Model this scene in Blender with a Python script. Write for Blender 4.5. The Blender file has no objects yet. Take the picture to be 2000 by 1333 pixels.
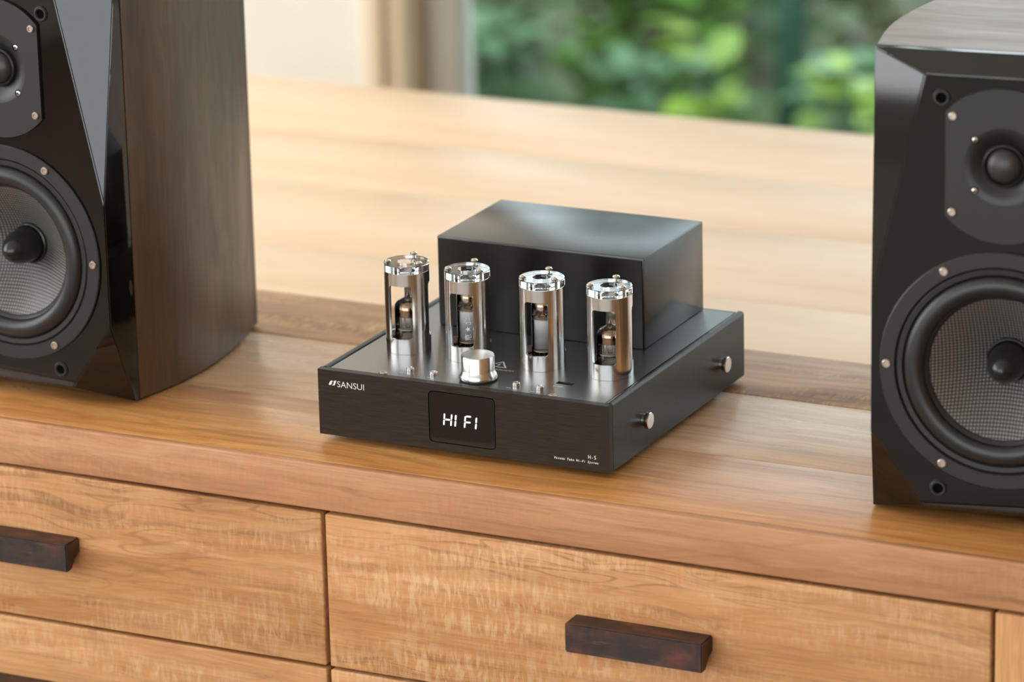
import bpy, bmesh, math, random
from mathutils import Vector, Matrix
random.seed(7)
PI = math.pi
S = bpy.context.scene
COL = S.collection

# ------------------------------------------------------------------ camera
F = Vector((-0.4231, 0.8550, -0.3000)).normalized()
Rv = Vector((0.8991, 0.4371, -0.0222))
Rv = (Rv - F * Rv.dot(F)).normalized()
Uv = Rv.cross(F)
TOPZ = 0.600                       # top of the sideboard
AZ = TOPZ + 0.005                  # underside of the amplifier's panels
cam = bpy.data.cameras.new('camera')
cam_o = bpy.data.objects.new('camera', cam)
COL.objects.link(cam_o)
cam_o.matrix_world = Matrix(((Rv.x, Uv.x, -F.x, 1.31458), (Rv.y, Uv.y, -F.y, -2.35459),
                             (Rv.z, Uv.z, -F.z, AZ + 0.91063), (0, 0, 0, 1)))
cam.sensor_width = 36
cam.lens = 8.06478 * 36 / 2
cam.clip_start = 0.05
cam.dof.use_dof = True
cam.dof.focus_distance = 2.79
cam.dof.aperture_fstop = 6.0
S.camera = cam_o
S.view_settings.view_transform = 'Standard'
S.view_settings.look = 'None'
S.view_settings.gamma = 1
S.view_settings.use_curve_mapping = False
S.view_settings.exposure = 0.0
S.cycles.max_bounces = 6
S.cycles.adaptive_threshold = 0.045
S.cycles.diffuse_bounces = 3
S.cycles.glossy_bounces = 4
S.cycles.transmission_bounces = 7
S.cycles.transparent_max_bounces = 10
S.cycles.caustics_reflective = False
S.cycles.caustics_refractive = False

# ------------------------------------------------------------------ sky and daylight
world = bpy.data.worlds.new('overcast_sky')
S.world = world
world.use_nodes = True
bg = world.node_tree.nodes['Background']
bg.inputs[0].default_value = (0.79, 0.905, 1.0, 1)
bg.inputs[1].default_value = 3.4


def area(name, loc, target, sx, sy, power, col):
    l = bpy.data.lights.new(name, 'AREA')
    l.shape = 'RECTANGLE'; l.size = sx; l.size_y = sy; l.energy = power; l.color = col
    o = bpy.data.objects.new(name, l); COL.objects.link(o)
    o.location = loc
    o.rotation_euler = (Vector(target) - Vector(loc)).to_track_quat('-Z', 'Y').to_euler()
    return o


# unseen lights: side daylight from the left; rear and front ones are added fill
area('daylight_side_window', (-2.66, -1.70, 1.50), (0.0, -1.70, 1.50), 3.0, 2.0, 62, (1.0, 0.94, 0.86))
area('added_rear_side_fill', (-2.66, 0.95, 1.45), (0.0, 0.95, 1.45), 1.7, 2.2, 50, (1.0, 0.95, 0.88))
area('added_front_fill', (0.3, -4.56, 1.40), (0.3, 0.0, 1.40), 5.2, 2.4, 56, (1.0, 0.93, 0.85))

# ------------------------------------------------------------------ node helpers


class NT:
    def __init__(s, name):
        s.m = bpy.data.materials.new(name); s.m.use_nodes = True
        s.t = s.m.node_tree; s.p = s.t.nodes['Principled BSDF']; s.out = s.t.nodes['Material Output']

    def n(s, typ, **kw):
        nd = s.t.nodes.new(typ)
        for k, v in kw.items():
            if hasattr(nd, k): setattr(nd, k, v)
            else: nd.inputs[k.replace('_', ' ')].default_value = v
        return nd

    def l(s, a, b): s.t.links.new(a, b)

    def noise(s, vec, scale, detail=4, rough=.55, dist=0):
        nd = s.n('ShaderNodeTexNoise'); nd.inputs['Scale'].default_value = scale
        nd.inputs['Detail'].default_value = detail; nd.inputs['Roughness'].default_value = rough
        nd.inputs['Distortion'].default_value = dist; s.l(vec, nd.inputs['Vector']); return nd.outputs['Fac']

    def map(s, vec, scale=(1, 1, 1), loc=(0, 0, 0)):
        nd = s.n('ShaderNodeMapping'); nd.inputs['Scale'].default_value = scale
        nd.inputs['Location'].default_value = loc; s.l(vec, nd.inputs['Vector']); return nd.outputs[0]

    def ramp(s, fac, stops, interp='LINEAR'):
        nd = s.n('ShaderNodeValToRGB'); cr = nd.color_ramp; cr.interpolation = interp
        while len(cr.elements) < len(stops): cr.elements.new(0.5)
        for e, (p, c) in zip(cr.elements, stops):
            e.position = p; e.color = (*c, 1) if len(c) == 3 else c
        s.l(fac, nd.inputs[0]); return nd.outputs[0]

    def mix(s, a, b, fac, mode='MIX'):
        nd = s.n('ShaderNodeMix'); nd.data_type = 'RGBA'; nd.blend_type = mode
        if isinstance(fac, (int, float)): nd.inputs[0].default_value = fac
        else: s.l(fac, nd.inputs[0])
        for i, v in ((6, a), (7, b)):
            if isinstance(v, tuple): nd.inputs[i].default_value = (*v, 1)
            else: s.l(v, nd.inputs[i])
        return nd.outputs[2]

    def math(s, op, a, b=0.0):
        nd = s.n('ShaderNodeMath'); nd.operation = op
        for i, v in ((0, a), (1, b)):
            if isinstance(v, (int, float)): nd.inputs[i].default_value = v
            else: s.l(v, nd.inputs[i])
        return nd.outputs[0]

    def bump(s, h, strength, dist=.001):
        nd = s.n('ShaderNodeBump'); nd.inputs['Strength'].default_value = strength
        nd.inputs['Distance'].default_value = dist; s.l(h, nd.inputs['Height']); s.l(nd.outputs[0], s.p.inputs['Normal'])

    def coords(s, rnd=True):
        tc = s.n('ShaderNodeTexCoord').outputs['Object']
        if not rnd: return tc
        oi = s.n('ShaderNodeObjectInfo').outputs['Random']
        v = s.n('ShaderNodeVectorMath'); v.operation = 'ADD'
        c = s.n('ShaderNodeCombineXYZ')
        for i, k in enumerate((7.3, 3.1, 5.7)): s.l(s.math('MULTIPLY', oi, k), c.inputs[i])
        s.l(tc, v.inputs[0]); s.l(c.outputs[0], v.inputs[1]); return v.outputs[0]


def lin(*c):
    return tuple(((v / 255 / 12.92) if v <= 10 else ((v / 255 + .055) / 1.055) ** 2.4) for v in c)


def plain(name, col, rough=.5, metal=0, ior=1.5, spec=.5, emit=0, coat=0, aniso=0):
    t = NT(name); p = t.p
    p.inputs['Base Color'].default_value = (*col, 1); p.inputs['Roughness'].default_value = rough
    p.inputs['Metallic'].default_value = metal; p.inputs['IOR'].default_value = ior
    p.inputs['Specular IOR Level'].default_value = spec
    p.inputs['Coat Weight'].default_value = coat
    p.inputs['Anisotropic'].default_value = aniso
    if emit:
        p.inputs['Emission Color'].default_value = (*col, 1); p.inputs['Emission Strength'].default_value = emit
    return t.m


def wood(name, dark, mid, light, axis='x', rough=.42, chatter=0.0, chat_col=None, grain=.5, rings=.35, blot=0.0,
         blot_col=None, scale=1.0, spec=.5, bump=.25, ior=1.5, rvar=1.0, streak=.55):
    """grain runs along axis; chatter = pale saw marks across the grain; blot = stains"""
    t = NT(name); c = t.coords()
    al, ac = 1.6 * scale, 16 * scale

    def sc(a, b): return {'x': (a, b, b), 'y': (b, a, b), 'z': (b, b, a)}[axis]
    warp = t.n('ShaderNodeTexNoise'); warp.inputs['Scale'].default_value = 5 * scale; t.l(c, warp.inputs['Vector'])
    wv = t.n('ShaderNodeVectorMath'); wv.operation = 'MULTIPLY_ADD'
    t.l(warp.outputs['Color'], wv.inputs[0]); wv.inputs[1].default_value = (.05, .05, .05); t.l(c, wv.inputs[2])
    w = wv.outputs[0]
    broad = t.noise(t.map(w, sc(al, ac)), 2.2, 6, .6, .4)
    col = t.ramp(broad, [(.28, dark), (.5, mid), (.74, light)])
    if rings:
        r = t.noise(t.map(w, sc(al * .9, ac * 1.5)), 1.5, 2, .4, .8)
        r = t.math('SINE', t.math('MULTIPLY', r, 62.0))
        r = t.ramp(r, [(.72, (0, 0, 0)), (1.0, (1, 1, 1))])
        fade = t.ramp(t.noise(t.map(c, sc(3, 9)), 1.4, 2), [(.42, (0, 0, 0)), (.66, (1, 1, 1))])
        col = t.mix(col, tuple(v * .62 for v in dark), t.math('MULTIPLY', t.math('MULTIPLY', r, fade), rings))
    fine = t.noise(t.map(c, sc(9, 260)), 1.0, 5, .7)
    col = t.mix(col, t.mix(col, tuple(v * .5 for v in dark), .75),
                t.math('MULTIPLY', t.ramp(fine, [(.46, (0, 0, 0)), (.72, (1, 1, 1))]), grain))
    st = t.noise(t.map(w, sc(4.5, 75)), 1.0, 5, .68)
    col = t.mix(col, tuple(v * .62 for v in dark), t.math('MULTIPLY', t.ramp(st, [(.30, (1, 1, 1)), (.45, (0, 0, 0))]), streak))
    col = t.mix(col, tuple(min(1, v * 1.16) for v in light), t.math('MULTIPLY', t.ramp(st, [(.56, (0, 0, 0)), (.74, (1, 1, 1))]), streak))
    if chatter:
        cc = chat_col or light
        ch = t.noise(t.map(c, sc(300, 70)), 1.0, 3, .6, .5)
        ch = t.ramp(ch, [(.44, (0, 0, 0)), (.62, (1, 1, 1))])
        msk = t.ramp(t.noise(t.map(c, sc(4.5, 26)), 1.0, 4, .65), [(.46, (0, 0, 0)), (.66, (1, 1, 1))])
        col = t.mix(col, cc, t.math('MULTIPLY', t.math('MULTIPLY', ch, msk), chatter))
    if blot:
        b = t.ramp(t.noise(t.map(c, sc(9, 20)), 1.3, 4, .6), [(.57, (0, 0, 0)), (.72, (1, 1, 1))])
        col = t.mix(col, blot_col or dark, t.math('MULTIPLY', b, blot))
    t.l(col, t.p.inputs['Base Color'])
    t.p.inputs['Specular IOR Level'].default_value = spec
    t.p.inputs['IOR'].default_value = ior
    rr = t.ramp(broad, [(.3, (rough + .08 * rvar,) * 3), (.7, (rough - .05 * rvar,) * 3)])
    t.l(rr, t.p.inputs['Roughness'])
    if bump: t.bump(t.math('ADD', fine, t.math('MULTIPLY', broad, .6)), bump, .0009)
    return t.m


M = {}
M['drawer'] = wood('sanded_drawer_wood', lin(180, 122, 74), lin(198, 143, 93), lin(212, 162, 114), chatter=.6,
                   chat_col=lin(226, 188, 146), rings=.7, grain=.6, blot=.45, streak=.75, blot_col=lin(160, 108, 72), rough=.5, spec=.3)
M['edging'] = wood('matte_edging_wood', lin(172, 118, 78), lin(192, 138, 98), lin(204, 154, 114), chatter=.2, chat_col=lin(208, 166, 130),
                   rings=.25, grain=.55, rough=.5, spec=.3)
M['post'] = wood('upright_post_wood', lin(178, 116, 66), lin(200, 143, 90), lin(214, 164, 112), axis='z', rings=.5, grain=.5, rough=.5, spec=.3)
M['plank_front'] = wood('front_plank_wood', lin(188, 122, 62), lin(212, 147, 82), lin(226, 166, 102), rings=.35, grain=.8, rough=.30,
                        chatter=.25, chat_col=lin(212, 164, 104), scale=.9)
M['plank_mid'] = wood('middle_plank_wood', lin(190, 144, 100), lin(208, 166, 124), lin(218, 180, 140), rings=.6, grain=.6, rough=.29)  # pale plank, lightened further in place of window glare
M['plank_back'] = wood('rough_back_plank_wood', lin(122, 82, 46), lin(162, 116, 68), lin(190, 142, 88), rings=.3, grain=.5, rough=.42,
                       chatter=.9, chat_col=lin(196, 152, 96), blot=.5, blot_col=lin(92, 62, 38))
M['table'] = wood('pale_oak_boards', lin(222, 186, 148), lin(230, 198, 162), lin(236, 206, 174), rings=.0, grain=.1, rough=.38, scale=.5, bump=0, rvar=.0, streak=.12)
M['carcass'] = wood('shadowed_carcass_wood', lin(52, 34, 20), lin(64, 42, 25), lin(74, 50, 30), rough=.7)  # darkened so the gaps between drawers read as shade
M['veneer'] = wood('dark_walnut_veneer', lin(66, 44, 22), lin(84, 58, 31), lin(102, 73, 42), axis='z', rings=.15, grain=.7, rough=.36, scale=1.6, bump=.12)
M['veneer_top'] = wood('walnut_veneer_sheen_top', lin(104, 76, 50), lin(122, 92, 62), lin(138, 106, 74), axis='x', rings=.1, grain=.6, rough=.34, scale=1.6, bump=.03, spec=.5)  # same dark veneer, lightened to stand in for sheen on the top


def handle_mat():
    t = NT('dark_stained_handle_wood'); c = t.coords()
    a = t.noise(t.map(c, (26, 60, 38)), 1.0, 4, .6)
    col = t.ramp(a, [(.40, lin(42, 32, 27)), (.52, lin(66, 40, 31)), (.66, lin(104, 56, 44))])
    k = t.noise(t.map(c, (70, 14, 22)), 1.0, 3, .6)
    col = t.mix(col, lin(36, 30, 27), t.math('MULTIPLY', t.ramp(k, [(.5, (0, 0, 0)), (.62, (1, 1, 1))]), .8))
    g = t.noise(t.map(c, (40, 300, 300)), 1.0, 4, .7)
    col = t.mix(col, lin(120, 92, 74), t.math('MULTIPLY', t.ramp(g, [(.58, (0, 0, 0)), (.8, (1, 1, 1))]), .5))
    t.l(col, t.p.inputs['Base Color']); t.p.inputs['Roughness'].default_value = .5
    t.bump(g, .3, .0006); return t.m


M['handle'] = handle_mat()


def brushed_black():
    t = NT('brushed_black_aluminium'); c = t.coords(False)
    f = t.noise(t.map(c, (55, 900, 1700)), 1.0, 4, .7)
    t.l(t.ramp(f, [(.35, (.010, .0065, .003)), (.7, (.032, .022, .012))]), t.p.inputs['Base Color'])
    t.l(t.ramp(f, [(.3, (.34,) * 3), (.7, (.52,) * 3)]), t.p.inputs['Roughness'])
    t.p.inputs['IOR'].default_value = 1.34
    t.bump(f, .25, .0003); return t.m


M['front_black'] = brushed_black()


def speckled(name, col, rough, ior=1.5, bs=.2, scale=1400):
    t = NT(name); c = t.coords(False)
    f = t.noise(c, scale, 2, .6)
    t.l(t.ramp(f, [(.3, tuple(v * .8 for v in col)), (.7, tuple(v * 1.25 for v in col))]), t.p.inputs['Base Color'])
    t.p.inputs['Roughness'].default_value = rough; t.p.inputs['IOR'].default_value = ior
    t.bump(f, bs, .0003); return t.m


M['side_black'] = speckled('textured_black_side', (.016, .0105, .005), .34, 1.35, .4)
M['top_black'] = speckled('satin_black_top_plate', (.20, .195, .19), .29, 1.6, .08)
M['top_black'].node_tree.nodes['Principled BSDF'].inputs['Metallic'].default_value = .92
M['cover_black'] = speckled('powder_coated_black', (.003, .0028, .0025), .26, 1.6, .06)
M['screen'] = plain('dark_display_window', (.007, .004, .0025), .14)
M['lit'] = plain('lit_white_segments', (1, .97, .93), .5, emit=2.2)
M['print'] = plain('white_print', (.78, .76, .74), .5)
M['alu'] = plain('satin_turned_aluminium', (.78, .775, .76), .17, 1)
M['chrome'] = plain('bright_nickel', (.85, .82, .77), .12, 1)
M['copper_screw'] = plain('warm_nickel_screw', (.56, .47, .40), .32, 1)
M['old_gold'] = plain('dull_brass_nickel', (.56, .49, .39), .22, 1)
M['black_hole'] = plain('black_void', (.002, .002, .002), .9, spec=.05)
M['rubber'] = plain('black_rubber', (.012, .012, .012), .6)


def knob_top():
    t = NT('radially_brushed_aluminium'); p = t.p
    p.inputs['Base Color'].default_value = (.86, .85, .83, 1); p.inputs['Metallic'].default_value = 1
    p.inputs['Roughness'].default_value = .28; p.inputs['Anisotropic'].default_value = .7
    tg = t.n('ShaderNodeTangent'); tg.direction_type = 'RADIAL'; tg.axis = 'Z'
    t.l(tg.outputs[0], p.inputs['Tangent']); return t.m


M['knob_top'] = knob_top()
M['knob_side'] = plain('turned_knob_aluminium', (.60, .59, .57), .22, 1)


def glassy(name, tint, rough=0.0, ior=1.49):
    t = NT(name); p = t.p
    p.inputs['Base Color'].default_value = (*tint, 1); p.inputs['Roughness'].default_value = rough
    p.inputs['IOR'].default_value = ior; p.inputs['Transmission Weight'].default_value = 1; return t.m


def thin_glass(name, tint, refl=1.0, ior=1.5):
    t = NT(name); t.t.nodes.remove(t.p)
    tr = t.n('ShaderNodeBsdfTransparent'); tr.inputs[0].default_value = (*tint, 1)
    gl = t.n('ShaderNodeBsdfGlossy'); gl.inputs['Roughness'].default_value = .02
    fr = t.n('ShaderNodeFresnel'); fr.inputs[0].default_value = ior
    mx = t.n('ShaderNodeMixShader')
    t.l(t.math('MULTIPLY', fr.outputs[0], refl), mx.inputs[0]); t.l(tr.outputs[0], mx.inputs[1]); t.l(gl.outputs[0], mx.inputs[2])
    t.l(mx.outputs[0], t.out.inputs[0]); return t.m


M['acrylic'] = glassy('clear_acrylic', (.93, .965, 1.0))
M['bulb'] = thin_glass('vacuum_tube_glass', (.93, .92, .90), 1.4)
M['pane'] = thin_glass('window_pane_glass', (.97, .985, .97), .5)
M['mica'] = plain('pale_mica', lin(238, 222, 200), .4)
M['plate'] = plain('grey_anode_plate', (.34, .34, .345), .38, .5)
M['getter'] = plain('brown_getter_flash', (.40, .28, .18), .10, 1)
M['socket'] = plain('brown_tube_socket', lin(168, 118, 90), .45)
M['wire'] = plain('tinned_wire', (.75, .70, .62), .25, 1)

M['gloss_black'] = plain('piano_black_lacquer', (.003, .0026, .0022), .035, ior=1.55)
M['driver_black'] = plain('matte_black_driver', (.012, .0112, .0105), .42)
M['surround'] = plain('black_rubber_surround', (.015, .0145, .014), .38)
M['dome'] = plain('dark_silk_dome', (.030, .026, .024), .40)
M['cap'] = plain('black_satin_bullet', (.010, .010, .010), .22)


def cone_mat():
    t = NT('woven_grey_cone'); c = t.coords(False)
    def wv(axis):
        w = t.n('ShaderNodeTexWave'); w.wave_type = 'BANDS'; w.bands_direction = axis; w.wave_profile = 'SIN'
        w.inputs['Scale'].default_value = 150; w.inputs['Distortion'].default_value = 0
        t.l(c, w.inputs['Vector']); return w.outputs['Fac']
    f = t.math('MULTIPLY', wv('X'), wv('Z'))
    t.l(t.ramp(f, [(0, (.022, .020, .018)), (.5, (.20, .185, .165))]), t.p.inputs['Base Color'])
    t.p.inputs['Roughness'].default_value = .32; t.bump(f, .5, .0005); return t.m


M['cone'] = cone_mat()


def wallpaint(name, col, amt=.03):
    t = NT(name); c = t.coords(False); f = t.noise(c, 6, 4)
    t.l(t.ramp(f, [(.3, tuple(v * (1 - amt) for v in col)), (.7, tuple(min(1, v * (1 + amt)) for v in col))]), t.p.inputs['Base Color'])
    t.p.inputs['Roughness'].default_value = .8; t.bump(f, .05, .002); return t.m


M['wall'] = wallpaint('cream_wall_paint', lin(238, 230, 216))
M['wall_tan'] = wallpaint('warm_tan_wall_paint', lin(172, 124, 82))  # tan picked for its warm bounce; this wall is out of view
M['ceil'] = wallpaint('white_ceiling_paint', lin(240, 238, 232))
M['casing'] = wallpaint('tan_window_casing', lin(226, 206, 174))
M['sash'] = wallpaint('pale_grey_sash', lin(204, 201, 190))
M['floor'] = wood('pale_floorboards', lin(96, 74, 52), lin(116, 92, 66), lin(132, 106, 80), rough=.5, rings=.2)


def leaf_mat(name, a, b, c_):
    t = NT(name); g = t.n('ShaderNodeNewGeometry')
    t.l(t.ramp(g.outputs['Random Per Island'], [(0, a), (.55, b), (1, c_)]), t.p.inputs['Base Color'])
    t.p.inputs['Roughness'].default_value = .33
    t.p.inputs['Subsurface Weight'].default_value = 0
    return t.m


M['leaf_a'] = leaf_mat('mid_green_leaves', lin(54, 96, 26), lin(82, 132, 42), lin(106, 156, 66))
M['leaf_b'] = leaf_mat('lime_green_leaves', lin(104, 140, 38), lin(134, 166, 56), lin(154, 184, 84))
M['leaf_c'] = leaf_mat('grey_green_leaves', lin(62, 100, 60), lin(90, 130, 88), lin(122, 158, 122))
M['leaf_d'] = leaf_mat('brownish_green_leaves', lin(92, 84, 44), lin(98, 110, 62), lin(120, 130, 84))
M['bark'] = plain('brown_bark', lin(92, 66, 42), .8)
M['green_paint'] = plain('dark_green_paint', lin(24, 74, 52), .4)


def soil():
    t = NT('garden_soil_and_moss'); c = t.coords(False); f = t.noise(c, 7, 5)
    t.l(t.ramp(f, [(.35, lin(78, 64, 40)), (.55, lin(74, 96, 48)), (.7, lin(96, 124, 70))]), t.p.inputs['Base Color'])
    t.p.inputs['Roughness'].default_value = .9; return t.m


M['soil'] = soil()

# ------------------------------------------------------------------ mesh helpers


def finish(bm, name, mat, parent=None, loc=(0, 0, 0), rot=None, smooth=None):
    bmesh.ops.recalc_face_normals(bm, faces=bm.faces[:])
    me = bpy.data.meshes.new(name)
    if smooth is not None:
        for f in bm.faces: f.smooth = True
    bm.to_mesh(me); bm.free()
    if smooth is not None: me.set_sharp_from_angle(angle=math.radians(smooth))
    for m_ in (mat if isinstance(mat, (list, tuple)) else [mat]): me.materials.append(m_)
    o = bpy.data.objects.new(name, me); COL.objects.link(o)
    o.location = loc
    if rot is not None: o.rotation_euler = rot
    if parent: o.parent = parent
    return o


def clone(src, parent, loc=None, rot=None, name=None):
    o = src.copy(); COL.objects.link(o); o.parent = parent
    if loc is not None: o.location = loc
    if rot is not None: o.rotation_euler = rot
    return o


def tag(o, label, cat, group=None):
    o['label'] = label; o['category'] = cat
    if group: o['group'] = group
    return o


def empty(name, loc, rz=0):
    o = bpy.data.objects.new(name, None); COL.objects.link(o); o.empty_display_size = .05
    o.location = loc; o.rotation_euler = (0, 0, rz); return o


def box(bm, x0, x1, y0, y1, z0, z1, bev=0, seg=2, edges=None):
    vs = [bm.verts.new(p) for p in ((x0, y0, z0), (x1, y0, z0), (x1, y1, z0), (x0, y1, z0), (x0, y0, z1), (x1, y0, z1), (x1, y1, z1), (x0, y1, z1))]
    fs = [bm.faces.new([vs[i] for i in f]) for f in ((0, 3, 2, 1), (4, 5, 6, 7), (0, 1, 5, 4), (1, 2, 6, 5), (2, 3, 7, 6), (3, 0, 4, 7))]
    if bev:
        es = list({e for f in fs for e in f.edges})
        if edges: es = [e for e in es if edges(e)]
        bmesh.ops.bevel(bm, geom=es, offset=bev, segments=seg, affect='EDGES', profile=.5)
    return vs


def bx(name, mat, parent, x0, x1, y0, y1, z0, z1, bev=0, seg=2, loc=(0, 0, 0), edges=None, smooth=40):
    bm = bmesh.new(); box(bm, x0, x1, y0, y1, z0, z1, bev, seg, edges)
    return finish(bm, name, mat, parent, loc, smooth=smooth if bev else None)


def lathe(bm, prof, n=48, axis='z', mats=None, close=False):
    """prof: list of (radius, height); axis 'z' height up, 'y' height along +y"""
    def pt(r, h, a):
        return (r * math.cos(a), r * math.sin(a), h) if axis == 'z' else ((r * math.cos(a), h, r * math.sin(a)) if axis == 'y' else (h, r * math.cos(a), r * math.sin(a)))
    rows = []
    for r, h in prof:
        if r < 1e-7: rows.append([bm.verts.new(pt(0, h, 0))])
        else: rows.append([bm.verts.new(pt(r, h, 2 * PI * i / n)) for i in range(n)])
    pairs = list(zip(rows, rows[1:])) + ([(rows[-1], rows[0])] if close else [])
    for k, (a, b) in enumerate(pairs):
        for i in range(n):
            j = (i + 1) % n
            if len(a) == 1 and len(b) == 1: continue
            if len(a) == 1: f = bm.faces.new((a[0], b[j], b[i]))
            elif len(b) == 1: f = bm.faces.new((a[i], a[j], b[0]))
            else: f = bm.faces.new((a[i], a[j], b[j], b[i]))
            if mats: f.material_index = mats[k]


def lat(name, mat, parent, prof, n=48, axis='z', loc=(0, 0, 0), smooth=35, close=False, mats=None, rot=None):
    bm = bmesh.new(); lathe(bm, prof, n, axis, mats, close); return finish(bm, name, mat, parent, loc, rot, smooth)


def rrect(x0, x1, z0, z1, r, n=6):
    pts = []
    for cx, cz, a0 in ((x1 - r, z0 + r, -90), (x1 - r, z1 - r, 0), (x0 + r, z1 - r, 90), (x0 + r, z0 + r, 180)):
        for i in range(n + 1):
            a = math.radians(a0 + 90 * i / n); pts.append((cx + r * math.cos(a), cz + r * math.sin(a)))
    return pts


def plate(bm, outer, holes, place, d0, d1):
    """flat plate with holes; place(u, v, d) -> point; between depths d0 and d1"""
    for d in (d0, d1):
        es = []
        for lp in [outer] + holes:
            vs = [bm.verts.new(place(u, v, d)) for u, v in lp]
            es += [bm.edges.new((vs[i], vs[(i + 1) % len(vs)])) for i in range(len(vs))]
        bmesh.ops.triangle_fill(bm, use_beauty=True, use_dissolve=False, edges=es)
    for lp in [outer] + holes:
        n = len(lp); rows = [[bm.verts.new(place(u, v, d)) for u, v in lp] for d in (d0, d1)]
        for i in range(n):
            j = (i + 1) % n; bm.faces.new((rows[0][i], rows[0][j], rows[1][j], rows[1][i]))
    bmesh.ops.remove_doubles(bm, verts=bm.verts[:], dist=1e-7)


def circ(cx, cz, r, n=48): return [(cx + r * math.cos(2 * PI * i / n), cz + r * math.sin(2 * PI * i / n)) for i in range(n)]


def text_into(bm, body, size, place, align='LEFT', shear=0, offset=0, res=4):
    """default font lettering, laid out by place(u, v) -> point"""
    cu = bpy.data.curves.new('lettering', 'FONT'); cu.body = body; cu.size = size; cu.align_x = align
    cu.shear = shear; cu.resolution_u = res; cu.offset = offset
    o = bpy.data.objects.new('lettering', cu); COL.objects.link(o)
    dg = bpy.context.evaluated_depsgraph_get(); me = bpy.data.meshes.new_from_object(o.evaluated_get(dg))
    vs = [bm.verts.new(place(v.co.x, v.co.y)) for v in me.vertices]
    for p in me.polygons:
        try: bm.faces.new([vs[i] for i in p.vertices])
        except ValueError: pass
    w = max((v.co.x for v in me.vertices), default=0) - min((v.co.x for v in me.vertices), default=0)
    bpy.data.objects.remove(o); bpy.data.curves.remove(cu); bpy.data.meshes.remove(me)
    return w


# ------------------------------------------------------------------ the room
YW = 2.0


def struct(name, mat, boxes, bev=0):
    bm = bmesh.new()
    for b in boxes: box(bm, *b, bev)
    o = finish(bm, name, mat); o['kind'] = 'structure'; return o


struct('floor', M['floor'], [(-2.6, 3.2, -4.5, YW + .12, -.06, 0)])
struct('ceiling', M['ceil'], [(-2.7, 3.3, -4.6, YW + .12, 2.7, 2.78)])
struct('wall_back', M['wall'], [(-2.6, -1.025, YW, YW + .12, 0, 2.7), (2.90, 3.2, YW, YW + .12, 0, 2.7), (-1.025, 2.90, YW, YW + .12, 2.60, 2.7)])
struct('wall_left', M['wall'], [(-2.7, -2.6, -4.5, -3.2, 0, 2.7), (-2.7, -2.6, -.20, .10, 0, 2.7), (-2.7, -2.6, 1.80, YW + .12, 0, 2.7), (-2.7, -2.6, .10, 1.80, 0, .35), (-2.7, -2.6, .10, 1.80, 2.55, 2.7),
                                (-2.7, -2.6, -3.2, -.20, 0, .50), (-2.7, -2.6, -3.2, -.20, 2.50, 2.7)])
struct('wall_right', M['wall_tan'], [(3.2, 3.3, -4.5, YW + .12, 0, 2.7)])
struct('wall_front', M['wall'], [(-2.7, -2.3, -4.6, -4.5, 0, 2.7), (2.9, 3.3, -4.6, -4.5, 0, 2.7), (-2.3, 2.9, -4.6, -4.5, 0, .20), (-2.3, 2.9, -4.6, -4.5, 2.60, 2.7)])
for nm, along, lo_, hi_, zz, cuts in (('added_side_bars', 'y', -3.2, -.20, (.50, 2.50), (-2.2, -1.2)), ('added_rear_side_bars', 'y', .10, 1.80, (.35, 2.55), (.95,)), ('added_front_bars', 'x', -2.3, 2.9, (.20, 2.60), (-1.26, -.22, .82, 1.86))):  # unseen window bars, added so the lights reflect as stripes in metal
    bs = []
    for c_ in (lo_ + .04,) + cuts + (hi_ - .04,): bs.append((c_ - .04, c_ + .04, zz[0], zz[1]))
    for z_ in (zz[0] + .04, zz[1] - .04, (zz[0] + zz[1]) / 2 + .3): bs.append((lo_, hi_, z_ - .04, z_ + .04))
    struct(nm, M['sash'], [((-2.64, -2.58, a_, b_, c_, d_) if along == 'y' else (a_, b_, -4.54, -4.48, c_, d_)) for a_, b_, c_, d_ in bs])

# glazed garden door set into the back wall
win = empty('window_1', (0, YW, 0)); win['kind'] = 'structure'
bm = bmesh.new()
for x0, x1, z0, z1 in ((-1.025, -.968, 0, 2.60), (2.843, 2.90, 0, 2.60), (-.968, 2.843, 2.54, 2.60)):
    box(bm, x0, x1, -.016, .10, z0, z1, .004)
box(bm, -1.012, -.996, -.024, -.015, 0, 2.58, .003)
finish(bm, 'casing', M['casing'], win, smooth=40)
for k, (a, b) in enumerate(((-.966, .33), (.332, 1.58), (1.582, 2.841))):
    bm = bmesh.new()
    box(bm, a, a + .045, .03, .08, .004, 2.536, .006)
    box(bm, b - .045, b, .03, .08, .004, 2.536, .006)
    box(bm, a + .046, b - .046, .03, .08, .004, .16, .006)
    box(bm, a + .046, b - .046, .03, .08, 2.46, 2.536, .006)
    s = finish(bm, 'sash', M['sash'], win, smooth=40)
    bx('pane', M['pane'], win, a + .0455, b - .0455, .052, .058, .161, 2.459)

# ------------------------------------------------------------------ the garden outside
o = struct('ground', M['soil'], [(-8, 6, YW + .12, 12, -.82, -.70)])


def leaf_mesh(bm, p, d, up, ln, wd):
    d = d.normalized(); sd = d.cross(up)
    if sd.length < 1e-3: sd = Vector((1, 0, 0))
    sd.normalize(); nn = sd.cross(d)
    q = [p, p + d * ln * .35 + sd * wd * .5 + nn * ln * .05, p + d * ln * .75 + sd * wd * .36 + nn * ln * .02, p + d * ln - nn * ln * .10,
         p + d * ln * .75 - sd * wd * .36 + nn * ln * .02, p + d * ln * .35 - sd * wd * .5 + nn * ln * .05, p + d * ln * .4 - nn * ln * .02]
    v = [bm.verts.new(c) for c in q]
    for t in ((0, 1, 6), (1, 2, 6), (2, 3, 6), (3, 4, 6), (4, 5, 6), (5, 0, 6)): bm.faces.new([v[i] for i in t])


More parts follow.
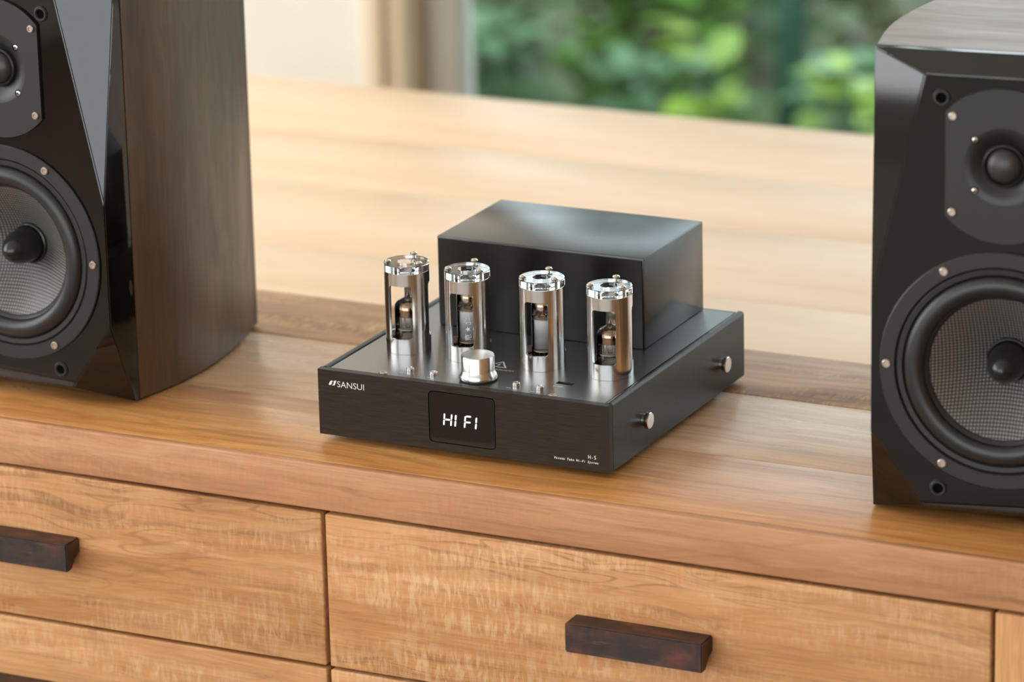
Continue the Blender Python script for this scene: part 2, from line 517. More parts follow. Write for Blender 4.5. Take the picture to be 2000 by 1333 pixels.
def shrub(name, label, x, y, w, dpt, h, n, ln, mat, group=None):
    t = empty(name, (x, y, -.70)); tag(t, label, 'shrub', group)
    bm = bmesh.new()
    for _ in range(n):
        a = random.uniform(0, 2 * PI); r = random.random() ** .4; z = random.uniform(.03, 1)
        k = math.sqrt(max(0, 1 - (z * 2 - 1) ** 2 * .8)) * r
        p = Vector((math.cos(a) * w * k, math.sin(a) * dpt * k, z * h))
        d = Vector((math.cos(a), math.sin(a), random.uniform(-.3, .9))) + Vector((random.uniform(-.6, .6), random.uniform(-.6, .6), 0))
        leaf_mesh(bm, p, d, Vector((random.uniform(-.3, .3), random.uniform(-.3, .3), 1)), ln * random.uniform(.7, 1.25), ln * random.uniform(.5, .75))
    f = finish(bm, 'foliage', mat, t, smooth=60); f['kind'] = 'stuff'
    bm = bmesh.new()
    for k in range(6):
        a = random.uniform(0, 2 * PI); p0 = Vector((0, 0, 0)); p1 = Vector((math.cos(a) * w * .5, math.sin(a) * dpt * .5, h * .75))
        bmesh.ops.create_cone(bm, cap_ends=True, segments=6, radius1=.009, radius2=.004, depth=(p1 - p0).length,
                              matrix=Matrix.Translation((p0 + p1) / 2) @ (p1 - p0).to_track_quat('Z', 'Y').to_matrix().to_4x4())
    finish(bm, 'stems', M['bark'], t)['kind'] = 'stuff'
    return t


SH_ = [
    ('low grey green shrub with shiny leaves, beside the window frame', -2.02, 4.20, .13, .13, .50, 420, .080, 'leaf_c'),
    ('low grey green shrub in front of the dark green post', -1.62, 4.20, .13, .13, .46, 400, .075, 'leaf_c'),
    ('low grey green shrub nearest the right speaker', -1.22, 4.20, .12, .13, .50, 380, .075, 'leaf_c'),
    ('deep green leafy shrub at the left end of the garden bed', -2.34, 4.80, .15, .15, .72, 520, .090, 'leaf_a'),
    ('mid green leafy shrub behind the transformer cover', -1.90, 4.80, .14, .15, .70, 520, .090, 'leaf_a'),
    ('sparse brownish green shrub right of the dark green post', -1.34, 4.80, .14, .15, .62, 300, .080, 'leaf_d'),
    ('deep green shrub at the right end of the garden bed', -.90, 4.80, .14, .15, .72, 480, .085, 'leaf_a'),
    ('tall deep green shrub added out of view to screen the sky, furthest left', -3.45, 6.00, .36, .40, 4.2, 1500, .20, 'leaf_a'),  # unseen back row, grown tall to block sky reflections
    ('tall grey green shrub added out of view to screen the sky, left of the middle', -2.20, 6.00, .36, .40, 4.1, 1500, .20, 'leaf_c'),
    ('tall mid green shrub added out of view to screen the sky, right of the middle', -.95, 6.00, .36, .40, 4.3, 1500, .20, 'leaf_a'),
    ('tall grey green shrub added out of view to screen the sky, furthest right', .30, 6.00, .36, .40, 4.0, 1500, .20, 'leaf_c'),
    ('bright lime green sprig in the middle of the window', -1.345, 3.78, .055, .05, .66, 70, .080, 'leaf_b'),
    ('lime green sprig just left of the right speaker', -1.100, 3.78, .05, .05, .60, 60, .075, 'leaf_b'),
]
for lb_, x, y, w_, d_, h_, n_, l_, m_ in SH_:
    shrub('leafy_shrub' if n_ > 100 else 'leafy_sprig', lb_, x, y, w_, d_, h_, n_, l_, M[m_])
tag(lat('garden_post', M['green_paint'], None, [(0, -.70), (.030, -.70), (.030, .75), (.038, .76), (.038, .78), (.016, .81), (0, .82)], 20, loc=(-1.49, 4.50, 0)),
    'dark green round post standing among the shrubs', 'post')

# ------------------------------------------------------------------ the table behind
tb = tag(empty('dining_table', (-.2, .69, 0)), 'large pale oak table close behind the sideboard, by the window', 'table')
TT = TOPZ - .030
ys = [.352, .505, .690, .845, 1.019]
for k in range(4):
    bx('board', M['table'], tb, -1.15, 1.25, ys[k] - .69 + .0002, ys[k + 1] - .69 - .0002, TT - .04, TT, .0008 if k < 3 else .003, 2)
for sx in (-1.06, 1.10):
    for sy in (-.27, .26):
        bx('leg', M['table'], tb, sx, sx + .07, sy, sy + .07, 0, TT - .041, .004)
bx('apron', M['table'], tb, -.98, 1.09, -.25, -.225, TT - .13, TT - .041, .002)
bx('apron', M['table'], tb, -.98, 1.09, .285, .31, TT - .13, TT - .041, .002)

# ------------------------------------------------------------------ the sideboard
FY, BY = -.0442, .3013
SBX = .02
sb = tag(empty('sideboard', (SBX, .13, 0)), 'honey coloured reclaimed wood sideboard with flush drawers and dark pulls', 'sideboard')
so = (-SBX, -.13, 0)
TH = .0332
pl = [(FY + .0072, .0752, 'plank_front', 0), (.0757, .2038, 'plank_mid', -.0002), (.2043, BY, 'plank_back', .0001)]


def wavy(o_, amp, fr, sel):
    for v in o_.data.vertices:
        if sel(v.co): v.co.y += amp * math.sin(v.co.x * fr) + amp * .6 * math.sin(v.co.x * fr * 2.7 + 1)


for y0, y1, mk, dz in pl:
    bx('plank', M[mk], sb, -.545, .600, y0, y1, TOPZ - TH, TOPZ + dz, .0006, 2, loc=so)
bx('front_edging', M['edging'], sb, -.545, .600, FY, FY + .0068, TOPZ - TH, TOPZ - .0001, .0016, 3, loc=so)
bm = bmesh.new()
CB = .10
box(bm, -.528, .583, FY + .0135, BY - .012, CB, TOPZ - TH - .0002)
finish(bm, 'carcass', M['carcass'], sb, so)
for x0, x1 in ((-.530, -.4675), (.5062, .585)):
    bx('end_post', M['post'], sb, x0, x1, FY + .0008, FY + .0132, CB, TOPZ - TH - .0024, .0012, 2, loc=so)
for x0 in (-.52, .535):
    for y0 in (FY + .02, BY - .065):
        bx('leg', M['post'], sb, x0, x0 + .045, y0, y0 + .045, 0, CB - .0002, .002, loc=so)

# pull: flat top, upright front, hollowed underneath
HP = [(0, 0), (0, -.0112), (-.0030, -.0122), (-.0068, -.0145), (-.0100, -.0178), (-.0122, -.0207), (-.0180, -.0207), (-.0180, 0)]


def pull(parent, xa, xb, y, z):
    bm = bmesh.new()
    a = [bm.verts.new((xa, py, pz)) for py, pz in HP]; b = [bm.verts.new((xb, py, pz)) for py, pz in HP]
    bm.faces.new(a); bm.faces.new(b[::-1])
    n = len(HP)
    for i in range(n): bm.faces.new((a[i], a[(i + 1) % n], b[(i + 1) % n], b[i]))
    bmesh.ops.recalc_face_normals(bm, faces=bm.faces[:])
    es = [e for e in bm.edges if e.is_manifold and e.calc_face_angle() > .6]
    bmesh.ops.bevel(bm, geom=es, offset=.0009, segments=2, affect='EDGES')
    return finish(bm, 'handle', M['handle'], parent, (so[0], so[1] + y, z), smooth=35)


zt = TOPZ - TH - .0026
rows = []
for k in range(4):
    rows.append((zt - .1113, zt)); zt -= .1113 + .0024
for k, (z0, z1) in enumerate(rows):
    for x0, x1, hx in ((-.4650, .0228, -.2212), (.0258, .5036, .2630)):
        d = bx('drawer', M['drawer'], sb, x0, x1, FY + .0006, FY + .0130, z0, z1, .0013, 3, loc=so)
        h = pull(d, hx - .0494, hx + .0494, 0, 0)
        h.location = (0, FY + .0005, z1 - .0468 + .0025)

# ------------------------------------------------------------------ the amplifier
W, D, H = .220, .2300, .0474
amp = tag(empty('tube_amplifier', (W / 2, D / 2, TOPZ)), 'black tube amplifier with four caged glass tubes and a lit white display', 'amplifier')
ao = Vector((-W / 2, -D / 2, .005))


def A(x, y, z): return Vector((x, y, z)) + ao


# front panel with the display opening
DX0, DX1, DZ0, DZ1 = .0850, .1355, .0054, .0421
bm = bmesh.new()
plate(bm, [(0.0003, 0.0003), (W - .0003, .0003), (W - .0003, H - .0003), (.0003, H - .0003)], [rrect(DX0, DX1, DZ0, DZ1, .0035)], lambda u, v, d: (u, d, v), 0, .006)
fp = finish(bm, 'front_panel', M['front_black'], amp, ao, smooth=30)
bm = bmesh.new()
g = .0006
plate(bm, rrect(DX0 + g, DX1 - g, DZ0 + g, DZ1 - g, .0031), [], lambda u, v, d: (u, d, v), .0002, .0045)
ds = finish(bm, 'display', M['screen'], amp, ao, smooth=30)
bx('display_recess', M['black_hole'], amp, DX0 - .002, DX1 + .002, .0061, .0075, DZ0 - .002, DZ1 + .002, loc=ao)
# lit seven-segment characters
bm = bmesh.new()


def seg(x, z, ln, vert):
    wd = .00056; sl = .10
    pts = []
    for k in range(12):
        a = 2 * PI * k / 12
        px, pz = wd * math.cos(a), wd * math.sin(a)
        if vert: pz += (ln / 2 - wd) * (1 if math.sin(a) >= 0 else -1)
        else: px += (ln / 2 - wd) * (1 if math.cos(a) >= 0 else -1)
        pts.append((x + px, z + pz))
    vs = [bm.verts.new((u + (v - .0227) * sl, 0, v)) for u, v in pts]; vt = [bm.verts.new((v.co.x, -.00012, v.co.z)) for v in vs]
    bm.faces.new(vs); bm.faces.new(vt)
    for i in range(12): bm.faces.new((vs[i], vs[(i + 1) % 12], vt[(i + 1) % 12], vt[i]))


for cx in (.0968, .1022, .1054, .1125, .1209):
    for dz in (.0022, -.0022): seg(cx, .0227 + dz, .0038, True)
seg(.0995, .0227, .0036, False); seg(.1150, .0269, .0036, False); seg(.1150, .0227, .0034, False)
fl = finish(bm, 'lit_characters', M['lit'], ds, (0, .0001, 0)); fl['label'] = 'glowing white HI FI characters'

# print on the front panel
bm = bmesh.new()
fpl = lambda x0, z0, sx=1, sz=1: (lambda u, v: (x0 + u * sx, -.00012, z0 + v * sz))
text_into(bm, 'SANSUI', .0062, fpl(.0152, .0357, .92), offset=-.00004)
lo = finish(bm, 'brand_lettering', M['print'], fp)
xs = [v.co.x for v in lo.data.vertices]; zs = [v.co.z for v in lo.data.vertices]
kx = (.0360 - .0153) / (max(xs) - min(xs)); kz = (.0400 - .0357) / (max(zs) - min(zs)); mx, mz = min(xs), min(zs)
for v in lo.data.vertices: v.co.x = .0153 + (v.co.x - mx) * kx; v.co.z = .0357 + (v.co.z - mz) * kz
bm = bmesh.new()
for pts in ([(0, .10), (.06, .45), (.20, .82), (.36, 1.0), (.60, 1.0), (.44, .74), (.40, .55), (.52, .40), (.40, .42), (.33, .28), (.26, .12)],
            [(1, 1.10), (.82, 1.06), (.66, .92), (.58, .74), (.70, .60), (.62, .40), (.40, .10), (.46, .04), (.74, .10), (.82, .30), (.90, .72)]):
    bm.faces.new([bm.verts.new((.0087 + u * .0060, -.00012, .0362 + v * .0036)) for u, v in pts])
bmesh.ops.triangulate(bm, faces=bm.faces[:])
finish(bm, 'emblem', M['print'], fp)
bm = bmesh.new()
for i, ch in enumerate('Vacuum Tube Hi-Fi System'):
    if ch != ' ':
        text_into(bm, ch, .00225 * (1 if ch not in 'm' else .86), fpl(.1793 + .001375 * i, .00555, .95 if ch not in 'mw' else .8, 1), 'CENTER', .22, .00005, 2)
finish(bm, 'model_description', M['print'], fp)
bm = bmesh.new()
for i, ch in enumerate('H-5'): text_into(bm, ch, .0037, fpl(.2050 + .0021 * i, .0086, .82), 'CENTER', 0, .00004, 3)
finish(bm, 'model_number', M['print'], fp)

# case
PT = H - .0010     # top of the top plate
for m_, x0, x1 in ((-1, 0, .0062), (1, W - .0062, W)):
    bm = bmesh.new()
    box(bm, x0 + .0002, x1 - .0002, .0061, D, 0, H, .0022, 4, lambda e: all(abs(v.co.z - H) < 1e-6 for v in e.verts) and abs(e.verts[0].co.x - e.verts[1].co.x) < 1e-6)
    sp = finish(bm, 'side_panel', M['side_black'], amp, ao, smooth=35)
    xo = x1 if m_ > 0 else x0
    for yy, zz in ((.0543, .0211), (.1878, .0209)):
        lat('stud', M['alu'], sp, [(0, 0), (.0042, 0), (.0042, .0020), (.0036, .0021), (.0036, .0026), (.0055, .0027), (.0057, .0031), (.0057, .0052), (.0053, .0056), (0, .0056)], 28, 'x',
            (xo, yy, zz), rot=None if m_ > 0 else (0, 0, PI))
UX0, UX1, UY0, UY1 = .1648, .1770, .0335, .0385
bm = bmesh.new()
plate(bm, [(.0064, .0062), (W - .0064, .0062), (W - .0064, D - .002), (.0064, D - .002)], [[(UX0, UY0), (UX1, UY0), (UX1, UY1), (UX0, UY1)]], lambda u, v, d: (u, v, d), PT - .0016, PT)
tp = finish(bm, 'top_plate', M['top_black'], amp, ao)
bx('usb_socket', M['black_hole'], amp, UX0 - .001, UX1 + .001, UY0 - .001, UY1 + .001, PT - .010, PT - .0065, loc=ao)
us = bx('usb_tongue', M['alu'], amp, UX0 + .0012, UX1 - .0006, UY0 + .0008, UY0 + .0022, PT - .0063, PT - .0014, loc=ao)
bx('back_panel', M['side_black'], amp, .0064, W - .0064, D - .0018, D - .0002, 0, PT, loc=ao)
bx('bottom_panel', M['side_black'], amp, .0064, W - .0064, .0062, D - .0022, .0004, .0018, loc=ao)
for x in (.022, W - .022):
    for y in (.022, D - .022):
        lat('foot', M['rubber'], amp, [(0, -.005), (.0085, -.005), (.0095, -.0035), (.0095, .0003), (0, .0003)], 24, loc=A(x, y, 0))

# transformer cover
X0, Y0, CW, CD, CH = .0306, .1250, .1593, .1022, .0644
bx('transformer_cover', M['cover_black'], amp, X0, X0 + CW, Y0, Y0 + CD, PT + .0001, H + CH, .0009, 2, loc=ao)
bm = bmesh.new()
for (u0, u1, v0, v1) in ((X0 + .001, X0 + CW - .001, Y0 - .0007, Y0 - .0001),): box(bm, u0, u1, v0, v1, PT + .0001, H + CH - .0014, .0003, 1)
finish(bm, 'cover_front_sheet', M['cover_black'], amp, ao)

# print on the top plate
bm = bmesh.new()
tpl = lambda x0, y0, sx=1, sy=1: (lambda u, v: (x0 + u * sx, y0 + v * sy, PT + .0001))
text_into(bm, "DON'T TOUCH", .0036, tpl(.1115, .0452, 1.25), 'CENTER', 0, .00003)
finish(bm, 'warning_lettering', M['print'], tp); bm = bmesh.new()
text_into(bm, 'USB', .0034, tpl(.1692, .0268, 1.25), 'CENTER', 0, .00004)
finish(bm, 'usb_lettering', M['print'], tp); bm = bmesh.new()
for cx, cy, wd in ((.0572, .0147, .0036), (.0795, .0125, .0034), (.1087, .0070, .0066), (.1400, .0122, .0036), (.1583, .0112, .0036)):
    for k in range(3):
        w3 = wd / 3.6
        vs = [bm.verts.new((cx - wd / 2 + k * wd / 3 + u * w3, cy + v, PT + .0001)) for u, v in ((0, 0), (.8, 0), (.8, .0011), (0, .0011))]
        bm.faces.new(vs)
finish(bm, 'button_legends', M['print'], tp)['kind'] = 'stuff'; bm = bmesh.new()
# warning triangle with a lightning stroke
tri = [(.1032, .0510), (.1195, .0510), (.1113, .0640)]
cc = Vector((.11133, .0553))
outer = [Vector(p) for p in tri]; inner = [cc + (p - cc) * .74 for p in outer]
for i in range(3):
    j = (i + 1) % 3
    bm.faces.new([bm.verts.new((p.x, p.y, PT + .0001)) for p in (outer[i], outer[j], inner[j], inner[i])])
bm.faces.new([bm.verts.new((x, y, PT + .0001)) for x, y in ((.1120, .0600), (.1103, .0555), (.1114, .0555), (.1106, .0522), (.1127, .0565), (.1116, .0565))])
finish(bm, 'warning_triangle', M['print'], tp)

# volume knob
kb = lat('volume_knob', M['knob_side'], amp, [(0, .0010), (.0131, .0010), (.0134, .0014), (.0134, .0032), (.0127, .0048), (.0119, .0064), (.0116, .0074), (.0116, .0168), (.0112, .0174), (.0110, .0174)], 72,
         loc=A(.1118, .0232, PT))
lat('knob_face', M['knob_top'], kb, [(.0110, .0174), (.0060, .01742), (.0, .01744)], 72)
lat('knob_base', M['rubber'], kb, [(0, .0001), (.0126, .0001), (.0126, .0010), (0, .0010)], 48)
# push buttons and panel screws
for x, y in ((.0608, .0214), (.0796, .0192), (.1423, .0192), (.1605, .0181)):
    lat('push_button', M['alu'], amp, [(0, 0), (.0028, 0), (.0028, .0018), (.0023, .0024), (.0017, .0024), (.0015, .0021), (0, .0021)], 24, loc=A(x, y, PT + .0001))
sc0 = None
for x, y in ((.0458, .0092), (.1746, .0084)):
    sk = lat('panel_screw', M['copper_screw'], amp, [(0, 0), (.0030, 0), (.0030, .0004), (.0020, .0011), (.0012, .0011), (.0012, .0005), (0, .0005)], 24, loc=A(x, y, PT + .0001))

# tube guards and tubes
GR, GH, GT = .0157, .0574, .0016
W0, W1, RC = .0108, .0490, .0022
CAMA = math.atan2(-2.42, 1.20)          # bearing the guards were set to (a pillar, a window, a pillar ... every 60 degrees)


def guard_mesh():
    bm = bmesh.new()
    # angles measured clockwise-positive to the right of the bearing, windows centred at -18, 102, 222 degrees
    cent = [-19, 101, 221]; hw_ = 32.0
    ths = set(range(0, 360, 4))
    for c_ in cent:
        for s_ in (-1, 1):
            for k in range(5):
                ths.add(round((c_ + s_ * (hw_ - math.degrees(RC / GR) * k / 4)) % 360, 3))
    ths = sorted(ths)

    def cut(t):
        for c_ in cent:
            d = abs((t - c_ + 180) % 360 - 180)
            if d < hw_ + 1e-3:
                e = (hw_ - d) * PI / 180 * GR
                k = 0 if e >= RC else RC - math.sqrt(max(0, RC * RC - (RC - e) ** 2))
                return (W0 + k, W1 - k)
        return None

    def P(t, z, r):
        a = CAMA + math.radians(t); return (r * math.cos(a), r * math.sin(a), z)
    cache = {}

    def V(t, z, r):
        key = (round(t, 4), round(z, 7), r)
        if key not in cache: cache[key] = bm.verts.new(P(t, z, r))
        return cache[key]
    inside = lambda t: any(abs((t - c_ + 180) % 360 - 180) < hw_ - 1e-3 for c_ in cent)
    n = len(ths)
    zmid = [W0 + RC, W1 - RC]
    for i in range(n):
        t0, t1 = ths[i], ths[(i + 1) % n]
        tm = (t0 + ((t1 - t0) % 360) / 2) % 360
        if inside(tm):
            a, b = cut(t0), cut(t1)
            segs = [((0, a[0]), (0, b[0])), ((a[1], GH), (b[1], GH))]
        else:
            zz = [0, zmid[0], zmid[1], GH]; segs = [((p, q), (p, q)) for p, q in zip(zz, zz[1:])]
        for (p0, q0), (p1, q1) in segs:
            for r in (GR, GR - GT):
                try: bm.faces.new((V(t0, p0, r), V(t1, p1, r), V(t1, q1, r), V(t0, q0, r)))
                except ValueError: pass
    # close the wall thickness along every open border of the outer skin
    rev = {v: k for k, v in cache.items()}
    for e in [e for e in bm.edges if e.is_boundary and all(rev[v][2] == GR for v in e.verts)]:
        a, b = e.verts; ka, kb_ = rev[a], rev[b]
        try: bm.faces.new((a, b, cache[(kb_[0], kb_[1], GR - GT)], cache[(ka[0], ka[1], GR - GT)]))
        except (ValueError, KeyError): pass
    return bm


def cap_mesh():
    bm = bmesh.new()
    r0, r1, h = .0061, GR, .0056
    lathe(bm, [(r0 + .0003, 0), (r1 - .0003, 0), (r1, .0003), (r1, h - .0003), (r1 - .0003, h), (r0 + .0003, h), (r0, h - .0003), (r0, .0003)], 64, close=True)
    return bm


guards = []
tube_xy = [(.0365, .0665), (.0836, .0660), (.1400, .0668), (.1908, .0662)]
notes = ['first chrome guard from the left', 'second chrome guard, behind the knob', 'third chrome guard from the left', 'chrome guard nearest the right edge']
for i, (x, y) in enumerate(tube_xy):
    p = A(x, y, PT + .0001)
    if i == 0:
        g0 = finish(guard_mesh(), 'tube_guard', M['alu'], amp, p, smooth=35)
        c0 = finish(cap_mesh(), 'acrylic_cap', M['acrylic'], g0, (0, 0, GH + .0001), smooth=40)
        gd = g0
    else:
        gd = clone(g0, amp, p); clone(c0, gd)
    gd['label'] = notes[i]
    for k, ang in enumerate((42, 157, 280)):
        a = CAMA + math.radians(ang); q = (math.cos(a) * .0131, math.sin(a) * .0131, GH + .0058)
        lift = .0012 if k == 1 else .0002
        if i == 0 and k == 0:
            s0 = lat('cap_screw', M['old_gold'], gd, [(0, -.006), (.0009, -.006), (.0009, 0), (.0024, .0002), (.0026, .0009), (.0021, .0017), (.0008, .0021), (0, .0016)], 20, loc=(q[0], q[1], q[2] + lift))
        else: clone(s0, gd, (q[0], q[1], q[2] + lift))


def small_tube(p, tall=1.0):
    k = tall
    t = lat('vacuum_tube', M['bulb'], amp, [(0, .0030), (.0088, .0030), (.0093, .0042), (.0093, .0290 * k), (.0088, .0315 * k), (.0070, .0338 * k), (.0040, .0352 * k), (.0020, .0362 * k), (.0013, .0380 * k), (.0008, .0398 * k), (0, .0402 * k)], 40, loc=p)
    lat('getter', M['getter'], t, [(.0086, .0235 * k), (.0087, .0285 * k), (.0082, .0308 * k), (.0064, .0330 * k), (.0034, .0343 * k), (0, .0346 * k)], 36)
    for z in (.0085, .0150):
        lat('mica_disc', M['mica'], t, [(0, z), (.0082, z), (.0082, z + .0005), (0, z + .0005)], 12)
    bm = bmesh.new()
    for a in range(9):
        an = a * 2 * PI / 9
        bmesh.ops.create_cone(bm, cap_ends=True, segments=6, radius1=.0007, radius2=.0007, depth=.0050, matrix=Matrix.Translation((math.cos(an) * .0062, math.sin(an) * .0062, .0059)))
    for a in range(7):
        an = a * 2 * PI / 7 + .2
        bmesh.ops.create_cone(bm, cap_ends=True, segments=6, radius1=.0005, radius2=.0005, depth=.0075, matrix=Matrix.Translation((math.cos(an) * .0052, math.sin(an) * .0052, .0194)))
    finish(bm, 'wires', M['wire'], t)['kind'] = 'stuff'
    bm = bmesh.new(); box(bm, -.0046, .0046, -.0030, .0030, .0158, .0228 * k, .0012, 2)
    for s_ in (-.0054, .0054): box(bm, s_ - .0009, s_ + .0009, -.0009, .0009, .0092, .0148)
    finish(bm, 'anode', M['plate'], t, rot=(0, 0, .5), smooth=40)
    return t


def power_tube(p, printed):
    t = lat('vacuum_tube', M['bulb'], amp, [(0, .0030), (.0074, .0030), (.0079, .0042), (.0079, .0440), (.0072, .0466), (.0050, .0484), (.0020, .0492), (.0010, .0508), (0, .0514)], 40, loc=p)
    lat('getter', M['getter'], t, [(.0073, .0412), (.0074, .0438), (.0068, .0460), (.0048, .0478), (0, .0485)], 36)
    for z in (.0112, .0335):
        lat('mica_disc', M['mica'], t, [(0, z), (.0071, z), (.0071, z + .0006), (0, z + .0006)], 10)
    bm = bmesh.new(); box(bm, -.0060, .0060, -.0032, .0032, .0120, .0333, .0010, 2)
    for s_ in (-1, 1): box(bm, s_ * .0066 - .0005, s_ * .0066 + .0005, -.0006, .0006, .0120, .0333)
    finish(bm, 'anode', M['plate'], t, rot=(0, 0, .35), smooth=40)
    bm = bmesh.new(); box(bm, -.0030, .0030, -.0016, .0016, .0343, .0372, .0004, 1); box(bm, -.0006, .0006, -.0006, .0006, .0373, .0400)
    for a in range(9):
        an = a * 2 * PI / 9
        bmesh.ops.create_cone(bm, cap_ends=True, segments=6, radius1=.0006, radius2=.0006, depth=.0076, matrix=Matrix.Translation((math.cos(an) * .0052, math.sin(an) * .0052, .0072)))
    for s_ in (-1, 1):
        bmesh.ops.create_cone(bm, cap_ends=True, segments=6, radius1=.0005, radius2=.0005, depth=.006, matrix=Matrix.Translation((s_ * .003, .002, .0402)))
    finish(bm, 'wires', M['getter'], t)['kind'] = 'stuff'
    if printed:
        bm = bmesh.new(); R_ = .00802

        def wrap(u, v, a0):
            a = CAMA + math.radians(a0) - v / R_
            return (math.cos(a) * R_, math.sin(a) * R_, .0222 - u)
        text_into(bm, '\u5317', .0052, lambda u, v: wrap(u + -.0080, v - .0018, -2), res=2)
        text_into(bm, '\u2605', .0046, lambda u, v: wrap(u + -.0020, v - .0016, -2), res=2)
        text_into(bm, '\u4eac', .0052, lambda u, v: wrap(u + .0035, v - .0018, -2), res=2)
        finish(bm, 'tube_print', M['print'], t)
    return t


for x, y in tube_xy:
    lat('tube_socket', M['socket'], amp, [(0, .0002), (.0126, .0002), (.0128, .0006), (.0128, .0048), (.0122, .0056), (0, .0056)], 32, loc=A(x, y, PT))
small_tube(A(.0365, .0665, PT), 1.04)
power_tube(A(.0836, .0660, PT), True)
power_tube(A(.1400, .0668, PT), False)
small_tube(A(.1908, .0662, PT), .98)

# ------------------------------------------------------------------ the speakers
BT = .0260
SH = .3080
side = [(.026, .0880), (.040, .0899), (.060, .0922), (.080, .0932), (.100, .0926), (.120, .0902), (.140, .0868), (.160, .0824), (.180, .0772), (.200, .0706), (.215, .0645)]


def hwid(d):
    for (d0, w0), (d1, w1) in zip(side, side[1:]):
        if d0 <= d <= d1:
            return w0 + (w1 - w0) * (d - d0) / (d1 - d0)
    return side[-1][1]


def smoothed(d):  # soften the measured outline
    return sum(hwid(min(.215, max(.026, d + k * .006))) for k in (-2, -1, 0, 1, 2)) / 5


def speaker(label, x, y, yaw):
    t = tag(empty('speaker', (x, y, TOPZ), yaw), label, 'speaker', None)
    n = 28
    ds_ = [.0262 + (.215 - .0262) * i / n for i in range(n + 1)]
    right = [(smoothed(d), d) for d in ds_]
    outline = right + [(-w_, d) for w_, d in right[::-1]]
    bm = bmesh.new()
    lo_ = [bm.verts.new((u, v, .0022)) for u, v in outline]; hi = [bm.verts.new((u, v, SH)) for u, v in outline]
    bm.faces.new(lo_[::-1]); top = bm.faces.new(hi)
    k = len(outline)
    for i in range(k): bm.faces.new((lo_[i], lo_[(i + 1) % k], hi[(i + 1) % k], hi[i]))
    bmesh.ops.bevel(bm, geom=list(top.edges), offset=.0010, segments=2, affect='EDGES')
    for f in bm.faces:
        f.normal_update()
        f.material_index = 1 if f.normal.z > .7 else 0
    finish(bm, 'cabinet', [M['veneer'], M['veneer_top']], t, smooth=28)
    for fx in (-.055, .055):
        for fy_ in (.045, .195): lat('foot', M['rubber'], t, [(0, 0), (.007, 0), (.007, .0021), (0, .0021)], 20, loc=(fx, fy_, 0))
    # faceted baffle with driver openings
    ZW, ZT = .1069, .2412
    a, b, c_, e_ = (.0508, .2975), (.0845, .150), (.0845, .062), (.0490, .0125)
    bm = bmesh.new()
    ring = [a, b, c_, e_]
    fr = [(u, v) for u, v in ring] + [(-u, v) for u, v in ring[::-1]]
    fv = [bm.verts.new((u, 0, v)) for u, v in fr]            # aR bR cR eR eL cL bL aL
    es = [bm.edges.new((fv[i], fv[(i + 1) % 8])) for i in range(8)]
    for cz, r in ((ZW, .0700), (ZT, .0290)):
        hv = [bm.verts.new((p, 0, q)) for p, q in circ(0, cz, r, 56)]
        hv2 = [bm.verts.new((p, BT - .001, q)) for p, q in circ(0, cz, r, 56)]
        es += [bm.edges.new((hv[i], hv[(i + 1) % 56])) for i in range(56)]
        for i in range(56): bm.faces.new((hv[i], hv[(i + 1) % 56], hv2[(i + 1) % 56], hv2[i]))
    bmesh.ops.triangle_fill(bm, use_beauty=True, edges=es)
    kd = .0205
    kR, kL, mR, mL = [bm.verts.new(p) for p in ((.0880, kd, SH), (-.0880, kd, SH), (.0880, kd, .0022), (-.0880, kd, .0022))]
    rR, rL, qR, qL = [bm.verts.new(p) for p in ((.0880, BT, SH), (-.0880, BT, SH), (.0880, BT, .0022), (-.0880, BT, .0022))]
    aR, bR, cR, eR, eL, cL, bL, aL = fv
    for f in ((aL, aR, kR, kL), (aR, bR, kR), (bL, aL, kL), (cR, eR, mR), (eL, cL, mL), (eR, eL, mL, mR),
              (kR, rR, rL, kL), (mR, mL, qL, qR), (rR, qR, qL, rL),
              (kR, bR, rR), (bR, cR, qR, rR), (cR, mR, qR), (kL, rL, bL), (bL, rL, qL, cL), (cL, qL, mL)):
        bm.faces.new(f)
    be = [e for e in bm.edges if (set(e.verts) <= set(fv) or (set(e.verts) & {kR, kL, mR, mL} and set(e.verts) & set(fv)))]
    bmesh.ops.recalc_face_normals(bm, faces=bm.faces[:])
    bmesh.ops.bevel(bm, geom=be, offset=.0008, segments=2, affect='EDGES', clamp_overlap=True)
    finish(bm, 'baffle', M['gloss_black'], t, smooth=22)
    # grille sockets
    for u in (-.0398, .0398):
        for v in (.2831, .0250):
            s_ = lat('grille_socket', M['driver_black'], t, [(.0032, .0035), (.0032, -.0008), (.0038, -.0016), (.0048, -.0016), (.0056, -.0006), (.0056, -.0001)], 28, 'y', (u, 0, v))
            lat('socket_hole_shade', M['black_hole'], s_, [(0, -.0002), (.0033, -.0002)], 24, 'y')  # black disc stands in for the shade inside the hole
    # woofer
    wf = lat('woofer', M['driver_black'], t, [(.0700, -.0001), (.0786, -.0001), (.0787, -.0014), (.0780, -.0020), (.0690, -.0020), (.0684, -.0012), (.0680, -.0003), (.0676, -.0012), (.0670, -.0016),
                                              (.0640, -.0014), (.0632, -.0004), (.0632, .0060), (.0700, .0060)], 96, 'y', (0, 0, ZW), close=True)
    lat('surround', M['surround'], wf, [(.0634, .0000)] + [(.0562 + .0066 * math.cos(th_), .0004 - .0054 * math.sin(th_)) for th_ in [PI * i / 12 for i in range(13)]] + [(.0480, .0016), (.0470, .0030)], 96, 'y')
    lat('cone', M['cone'], wf, [(.0476, .0030), (.0440, .0052), (.0360, .0110), (.0270, .0178), (.0180, .0240), (.0120, .0275)], 96, 'y')
    lat('dust_cap', M['cap'], wf, [(.0150, .0262), (.0145, .0240), (.0136, .0235), (.0128, .0240), (.0125, .0180), (.0120, .0120), (.0106, .0070), (.0082, .0025), (.0052, -.0008), (.0024, -.0026), (0, -.0032)], 48, 'y')
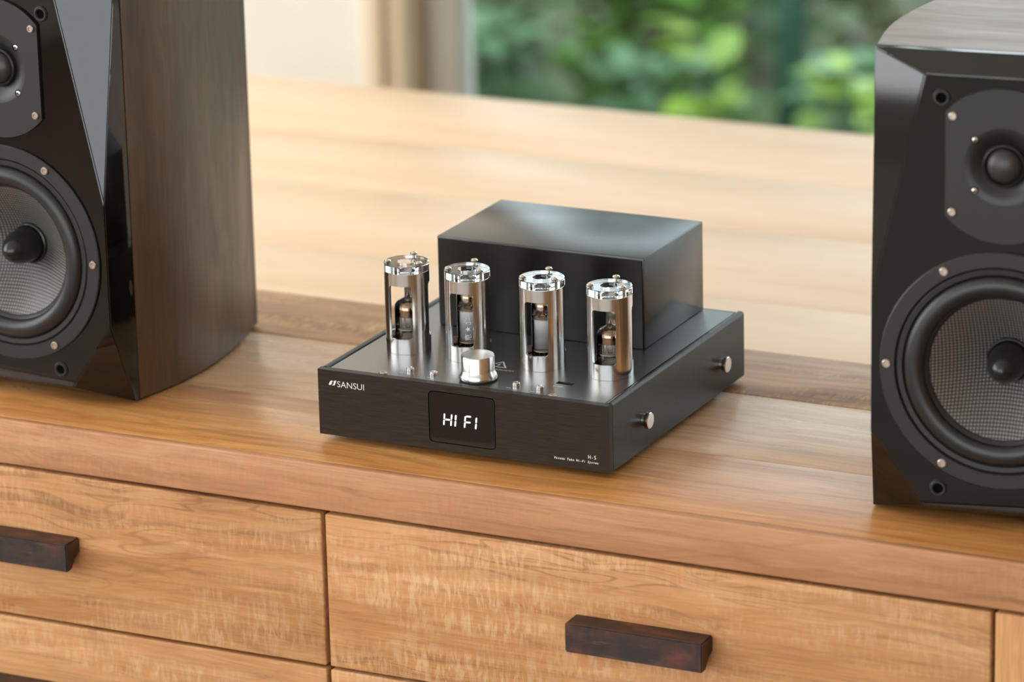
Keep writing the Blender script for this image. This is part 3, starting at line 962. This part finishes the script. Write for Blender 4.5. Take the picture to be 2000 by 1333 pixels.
    global screw0
    for k in range(6):
        an = k * PI / 3
        lat('mounting_screw', M['copper_screw'], wf, [(.0029, -.0019), (.0029, -.0030), (.0024, -.0035), (.0015, -.0035), (.0013, -.0026), (0, -.0026)], 20, 'y', (.0738 * math.cos(an), 0, .0738 * math.sin(an)))
    # tweeter
    R_, XF = .0498, .0368
    pts = []
    a0 = math.acos(XF / R_)
    for s_, st in ((1, a0), (-1, PI + a0)):
        for i in range(29): an = st + (PI - 2 * a0) * i / 28; pts.append((R_ * math.cos(an), R_ * math.sin(an)))
    bm = bmesh.new()
    plate(bm, pts, [circ(0, 0, .0250, 56)], lambda u, v, d: (u, d, v), -.0022, -.0001)
    lathe(bm, [(.0250, -.0022), (.0225, -.0019), (.0200, -.0010), (.0170, .0010), (.0145, .0026), (.0136, .0030)], 56, 'y')
    bmesh.ops.remove_doubles(bm, verts=bm.verts[:], dist=1e-5)
    tw = finish(bm, 'tweeter', M['driver_black'], t, (0, 0, ZT), smooth=30)
    lat('dome_ring', M['surround'], tw, [(.0138, .0031), (.0136, .0004), (.0126, -.0004), (.0118, .0004), (.0114, .0022)], 48, 'y')
    lat('dome', M['dome'], tw, [(.0116, .0024)] + [(.0112 * math.cos(q * PI / 20), .0022 - .0074 * math.sin(q * PI / 20)) for q in range(0, 10)] + [(0, -.0052)], 48, 'y')
    for u, v, r, mt in ((.0320, .0310, .0027, 'copper_screw'), (.0179, .0164, .0023, 'driver_black')):
        for sx in (-1, 1):
            for sz in (-1, 1):
                if mt == 'driver_black':
                    s_ = lat('front_screw', M['chrome'], tw, [(r * .72, -.0001), (r * .72, -.0022), (r * .4, -.0026), (r * .3, -.0016), (0, -.0016)], 18, 'y', (sx * u, 0, sz * v))
                    lat('screw_recess', M['black_hole'], s_, [(r * .72, -.0018), (r * 1.1, -.0023), (r * 1.16, -.0018)], 18, 'y')
                else:
                    lat('mounting_screw', M[mt], tw, [(r, -.0021), (r, -.0032), (r * .8, -.0037), (r * .5, -.0037), (r * .45, -.0028), (0, -.0028)], 20, 'y', (sx * u, 0, sz * v))
    return t


speaker('tall dark walnut speaker with its wooden side facing the amplifier, above the left drawers', -.2494, .0065, -.0593)
speaker('gloss black fronted speaker cut off by the right edge of the picture', .4899, .0078, .1181)
